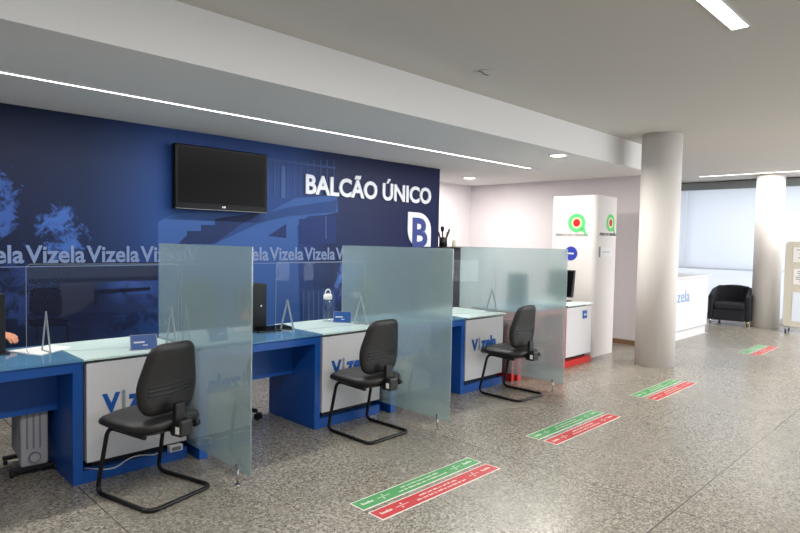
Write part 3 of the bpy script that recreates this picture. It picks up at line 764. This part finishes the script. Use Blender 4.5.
bmesh.ops.create_uvsphere(bm, u_segments=10, v_segments=8, radius=.011, matrix=Matrix.Translation((bx-.03, by-.182, 1.235)))
bmesh.ops.create_uvsphere(bm, u_segments=10, v_segments=8, radius=.011, matrix=Matrix.Translation((bx+.03, by-.182, 1.235)))
obj('eyes', bm, M_black, person, True)
bm = bmesh.new(); tube(bm, [(bx, by-.185, 1.235), (bx, by-.205, 1.20), (bx, by-.18, 1.192)], [.008, .013, .008], 8); obj('nose', bm, M_skin, person)
bm = bmesh.new(); tube(bm, [(bx-.025, by-.172, 1.165), (bx, by-.182, 1.163), (bx+.025, by-.172, 1.165)], .006, 8); obj('mouth', bm, mat('lips', s2l(160, 80, 75), .5), person)
for s in (-1, 1): obj('ear', loft(bmesh.new(), superell(.035, .055, 2), [(.6, -.008), (1, 0), (.6, .008)], lambda x, z, q, s=s: (bx+s*.084+q, by-.095+x, 1.225+z)), M_skin, person)

# ------------------------------------------------------------------ floor stickers
def make_sticker(label):
    t = thing('floor_sticker', label, 'floor sticker', group='green and red queue stickers')
    for y0, m, nm in ((.02, M_green, 'green_band'), (-.135, M_sred, 'red_band')):
        bd = obj('white_border', prism(bmesh.new(), [(-.54, y0-.002), (.54, y0-.002), (.54, y0+.118), (-.54, y0+.118)], 0, .0016, 'xy'), M_swhite, t)
        g = obj(nm, prism(bmesh.new(), [(-.532, y0+.006), (.532, y0+.006), (.532, y0+.110), (-.532, y0+.110)], .0016, .0022, 'xy'), m, t)
        for wd, yy in ((.34, y0+.070), (.44, y0+.034)):            # two unreadable printed lines
            bm = bmesh.new(); x = -wd/2
            while x < wd/2:
                l_ = random.choice((.022, .04, .06, .035)); xe = min(x+l_, wd/2); q = x
                while q < xe:
                    h_ = random.choice((.009, .012, .015)); box(bm, q, min(q+.0075, xe), yy, yy+h_, .0022, .0028); q += .0105
                x = xe+.012
            ln_ = obj('printed_line', bm, M_swhite, g); ln_['kind'] = 'stuff'
        for sx in (-1, 1):
            bm = bmesh.new()
            for q in range(7): box(bm, sx*.455-.042+q*.0125, sx*.455-.033+q*.0125, y0+.05, y0+.05+(.024 if q in (0, 4) else .015), .0022, .0028)
            ln_ = obj('printed_line', bm, M_swhite, g); ln_['kind'] = 'stuff'
            bm = bmesh.new(); 
            for q in (0, 1): box(bm, sx*.33-.02+q*.02, sx*.33-.01+q*.02, y0+.03+q*.04, y0+.045+q*.04, .0022, .0028)
            box(bm, sx*.33-.05, sx*.33+.05, y0+.056, y0+.060, .0022, .0028); obj('arrow_mark', bm, M_swhite, g)
    return t
k0 = make_sticker('green and red floor sticker nearest the camera'); stk = [k0]
for l in ('second green and red floor sticker, right of the farthest visitor chair', 'third green and red floor sticker, in front of the near pillar', 'farthest green and red floor sticker, near the armchair'):
    c = copy_tree(k0); c['label'] = l; stk.append(c)
for c, (x, y) in zip(stk, [(2.735, -1.375), (4.52, -1.39), (6.395, -1.395), (9.95, -1.40)]): c.location = (x, y, 0)

# ------------------------------------------------------------------ alcove cabinet with pens
t = thing('storage_cabinet', 'tall white cabinet with a black top, between the blue wall and the third partition', 'cabinet', (7.1, 2.2, 0))
obj('body', B(-.04, .55, -.28, .3, .05, 1.39), M_white, t, bevel=.004)
obj('side_column', B(-.40, -.04, -.30, .3, .05, 1.39), mat('dark_grey_panel', s2l(48, 54, 64), .5), t, bevel=.004)
obj('top', prism(bmesh.new(), rrect(-.50, .60, -.33, .34, .03), 1.39, 1.425, 'xy'), M_black, t, bevel=.004)
obj('plinth', B(-.38, .53, -.25, .28, 0, .05), M_black, t)
dr = obj('door', B(-.02, .53, -.298, -.28, .07, 1.37), M_white, t); obj('handle', tube(bmesh.new(), fillet([(.47, -.298, .8), (.47, -.33, .8), (.47, -.33, .95), (.47, -.298, .95)], .01), .006), M_chrome, dr)
t = thing('pen_holder', 'black holder crowded with dark pens and scissors on the cabinet top', 'pen holder', (6.72, 1.98, 1.425))
obj('cup', lathe(bmesh.new(), [(0, 0), (.06, 0), (.06, .14), (.054, .14), (.054, .01), (0, .01)]), M_black, t)
for (dx, dy, ex, ey, ln, hr) in [(-.02, 0, -.10, .0, .22, .012), (0, .01, .0, .02, .30, .03), (.02, 0, .13, .0, .27, .014), (.01, -.02, .05, -.03, .22, .010)]:
    p_ = obj('pen', tube(bmesh.new(), [(dx, dy, .02), (ex, ey, ln-.03)], .012, 8), M_black, t)
    obj('pen_cap', tube(bmesh.new(), [(ex*.9, ey, ln-.07), (ex, ey, ln-.02), (ex*1.05, ey, ln)], [hr*.8, hr, hr*.6], 10), M_black, p_)
tag(obj('figurine', lathe(bmesh.new(), [(0, 0), (.03, 0), (.034, .03), (.024, .06), (.028, .075), (.02, .1), (0, .105)], (6.96, 1.97, 1.425)), M_beige, None, True), 'tiny beige ornament beside the pen holder on the cabinet', 'ornament')

# ------------------------------------------------------------------ kiosk tower and service console
KX0, KX1, KY0, KY1, KH = 7.40, 8.05, -.06, .60, 2.155
t = thing('kiosk_tower', 'tall white square kiosk tower with green and red ring emblems', 'kiosk', (KX0, KY0, 0))
obj('body', prism(bmesh.new(), rrect(0, KX1-KX0, 0, KY1-KY0, .06, 6), .0, KH, 'xy'), M_kiosk, t, bevel=.004)
def q_logo(parent, loc, rot, s=1.0):
    e = bpy.data.objects.new('ring_emblem', None)
    bm = bmesh.new(); n = 40
    def ring(bm, r0, r1, z, d, cx=0, cy=0):
        vs_ = []
        for zz in (z, z+d):
            vs_.append([bm.verts.new((cx+r1*math.cos(2*PI*i/n), cy+r1*math.sin(2*PI*i/n), zz)) for i in range(n)])
            vs_.append([bm.verts.new((cx+r0*math.cos(2*PI*i/n), cy+r0*math.sin(2*PI*i/n), zz)) for i in range(n)])
        for a, b in ((0, 1), (1, 3), (3, 2), (2, 0)):
            for i in range(n): bm.faces.new((vs_[a][i], vs_[a][(i+1) % n], vs_[b][(i+1) % n], vs_[b][i]))
    ring(bm, .075*s, .125*s, 0, .004)
    prism(bm, [(.06*s, -.09*s), (.115*s, -.055*s), (.155*s, -.175*s)], 0, .004, 'xy')
    g = obj('ring_emblem', bm, M_logogreen, parent); obj('ring_inner', cyl(bmesh.new(), (0, 0, 0), .075*s, .003), mat('pale_yellow', s2l(232, 226, 170), .4), g); g.location = loc; g.rotation_euler = rot
    obj('ring_centre', cyl(bmesh.new(), (0, 0, .0), .052*s, .004), M_logored, g)
    return g
RL = (PI/2, 0, -PI/2)   # text reading on a face that looks to -X
q_logo(t, (-.002, .272, 1.787), RL)
text('kiosk_words', 'ESPA\u00c7O DO CIDAD\u00c3O', .47, .052, M_black, t, .0, .003, (-.002, .575, 1.60), RL)
q_logo(t, (.42, -.002, 1.80), (PI/2, 0, 0), .95)
text('kiosk_words', 'ESPA\u00c7O DO CIDAD\u00c3O', .47, .055, M_black, t, .0, .003, (.12, -.002, 1.615), (PI/2, 0, 0))
rs = obj('round_sticker', cyl(bmesh.new(), (-.004, .345, 1.375), .095, .005, 32, axis='x'), M_round, t)
obj('printed_line', B(-.011, -.008, .30, .39, 1.365, 1.385), M_letter, rs)
pn = obj('notice_plate', B(.12, .5, -.006, 0, 1.34, 1.47), M_white, t); obj('plate_edge', B(.115, .135, -.012, 0, 1.335, 1.475), M_greyp, pn)
obj('printed_line', B(.2, .42, -.009, -.005, 1.40, 1.408), M_greyp, pn)

t = thing('computer_monitor', 'black monitor standing on the red and white desk below the round blue sticker', 'monitor', (7.0, .12, .7655), 0)
obj('display_housing', prism(bmesh.new(), [(-.03, .05), (.02, .05), (.06, .40), (.03, .40)], -.10, .27, 'xz'), M_black, t, bevel=.005)
sc_ = obj('display', prism(bmesh.new(), [(-.034, .07), (-.030, .07), (.026, .385), (.022, .385)], -.085, .255, 'xz'), M_screen, t)
obj('stand', prism(bmesh.new(), [(-.02, .0), (.08, 0), (.04, .12), (.0, .12)], .04, .12, 'xz'), M_black, t); obj('stand_foot', B(-.06, .12, -.02, .18, -.008, .004), M_black, t, bevel=.003)
# ------------------------------------------------------------------ reception counter by the far wall
t = thing('reception_counter', 'white reception counter partly hidden behind the near pillar', 'counter', (0, 0, 0))
obj('front_panel', B(9.3, 11.12, -.30, .45, .15, .99), M_white, t, bevel=.004)
obj('counter_top', B(9.25, 11.17, -.34, .5, .99, 1.022), M_white, t, bevel=.004)
obj('plinth', B(9.3, 11.15, -.27, .42, 0, .15), M_white, t)
obj('plinth_line', B(9.3, 11.12, -.303, -.299, .15, .156), M_greyp, t)
vizela(t, 9.4, -.303, .61, .86, .19, mat('counter_logo_blue', s2l(120, 160, 212), .4), M_vizgrey, .0)

# ------------------------------------------------------------------ armchair (faces local -X)
t = thing('tub_armchair', 'black leather tub armchair standing between the counter and the far pillar', 'armchair', (12.90, -.19, 0), .12)
out_o = []; 
def ushape(r_out, r_in, x_front, n=16):
    o = [(x_front, -r_out)]
    for i in range(n+1):
        a = -PI/2+PI*i/n; o.append((.05+r_out*math.cos(a)*.85, r_out*math.sin(a)))
    o.append((x_front, r_out)); o.append((x_front, r_in))
    for i in range(n+1):
        a = PI/2-PI*i/n; o.append((.05+r_in*math.cos(a)*.85, r_in*math.sin(a)))
    o.append((x_front, -r_in)); return o
bm = prism(bmesh.new(), ushape(.37, .27, -.30), .13, .74, 'xy')
for v in bm.verts:
    if v.co.z > .5: q = min(1, max(0, (v.co.x+.30)/.5)); v.co.z = .60+.15*q*q*(3-2*q)-.05*(v.co.y/.37)**2
    else: v.co.z = .09
obj('tub_shell', bm, M_cloth, t, bevel=.03, seg=3)
obj('seat_cushion', B(-.31, .22, -.27, .27, .30, .43), M_cloth, t, bevel=.04, seg=3)
obj('seat_base', B(-.30, .28, -.27, .27, .09, .30), M_cloth, t, bevel=.01)
for x, y, m in ((-.26, -.32, M_brass), (-.26, .32, M_chrome), (.24, -.24, M_chrome), (.24, .24, M_chrome)):
    obj('leg', cyl(bmesh.new(), (x, y, 0), .018, .13, 12, .026), m, t)

# ------------------------------------------------------------------ display board on casters
t = thing('display_board', 'beige framed display board with papers, at the right edge on casters', 'board', (12.55, -1.13, 0), .10)
out = rrect(-1.2, 0, .1, 1.63, .07, 6)
obj('frame', prism(bmesh.new(), out, -.02, .03, 'yz'), M_beige, t, bevel=.006)
obj('lower_panel', B(-.028, -.021, -1.08, -.14, .20, .72), mat('pale_blue_panel', s2l(222, 230, 240), .5), t)
for (y0, y1, z0, z1) in [(-.55, -.12, 1.26, 1.52), (-1.08, -.62, 1.26, 1.52), (-.55, -.14, .86, 1.14), (-1.08, -.62, .86, 1.14)]:
    p_ = obj('paper_notice', B(-.026, -.021, y0, y1, z0, z1), M_paper, t)
    bm = bmesh.new()
    for k in range(6):
        for j in range(2): box(bm, -.028, -.0255, y0+.04+j*.2, y0+.04+j*.2+random.uniform(.06, .14), z1-.05-k*.035, z1-.038-k*.035)
    obj('printed_lines', bm, M_greyp, p_)
for y in (-.08, -1.1):
    f = obj('foot', B(-.28, .28, y-.02, y+.02, .06, .09), M_greyp, t, bevel=.004); obj('upright', B(-.015, .025, y-.02, y+.02, .09, .14), M_greyp, t)
    for x in (-.25, .25): obj('caster', cyl(bmesh.new(), (x, y-.012, .03), .03, .024, 20, axis='y'), M_black, f)
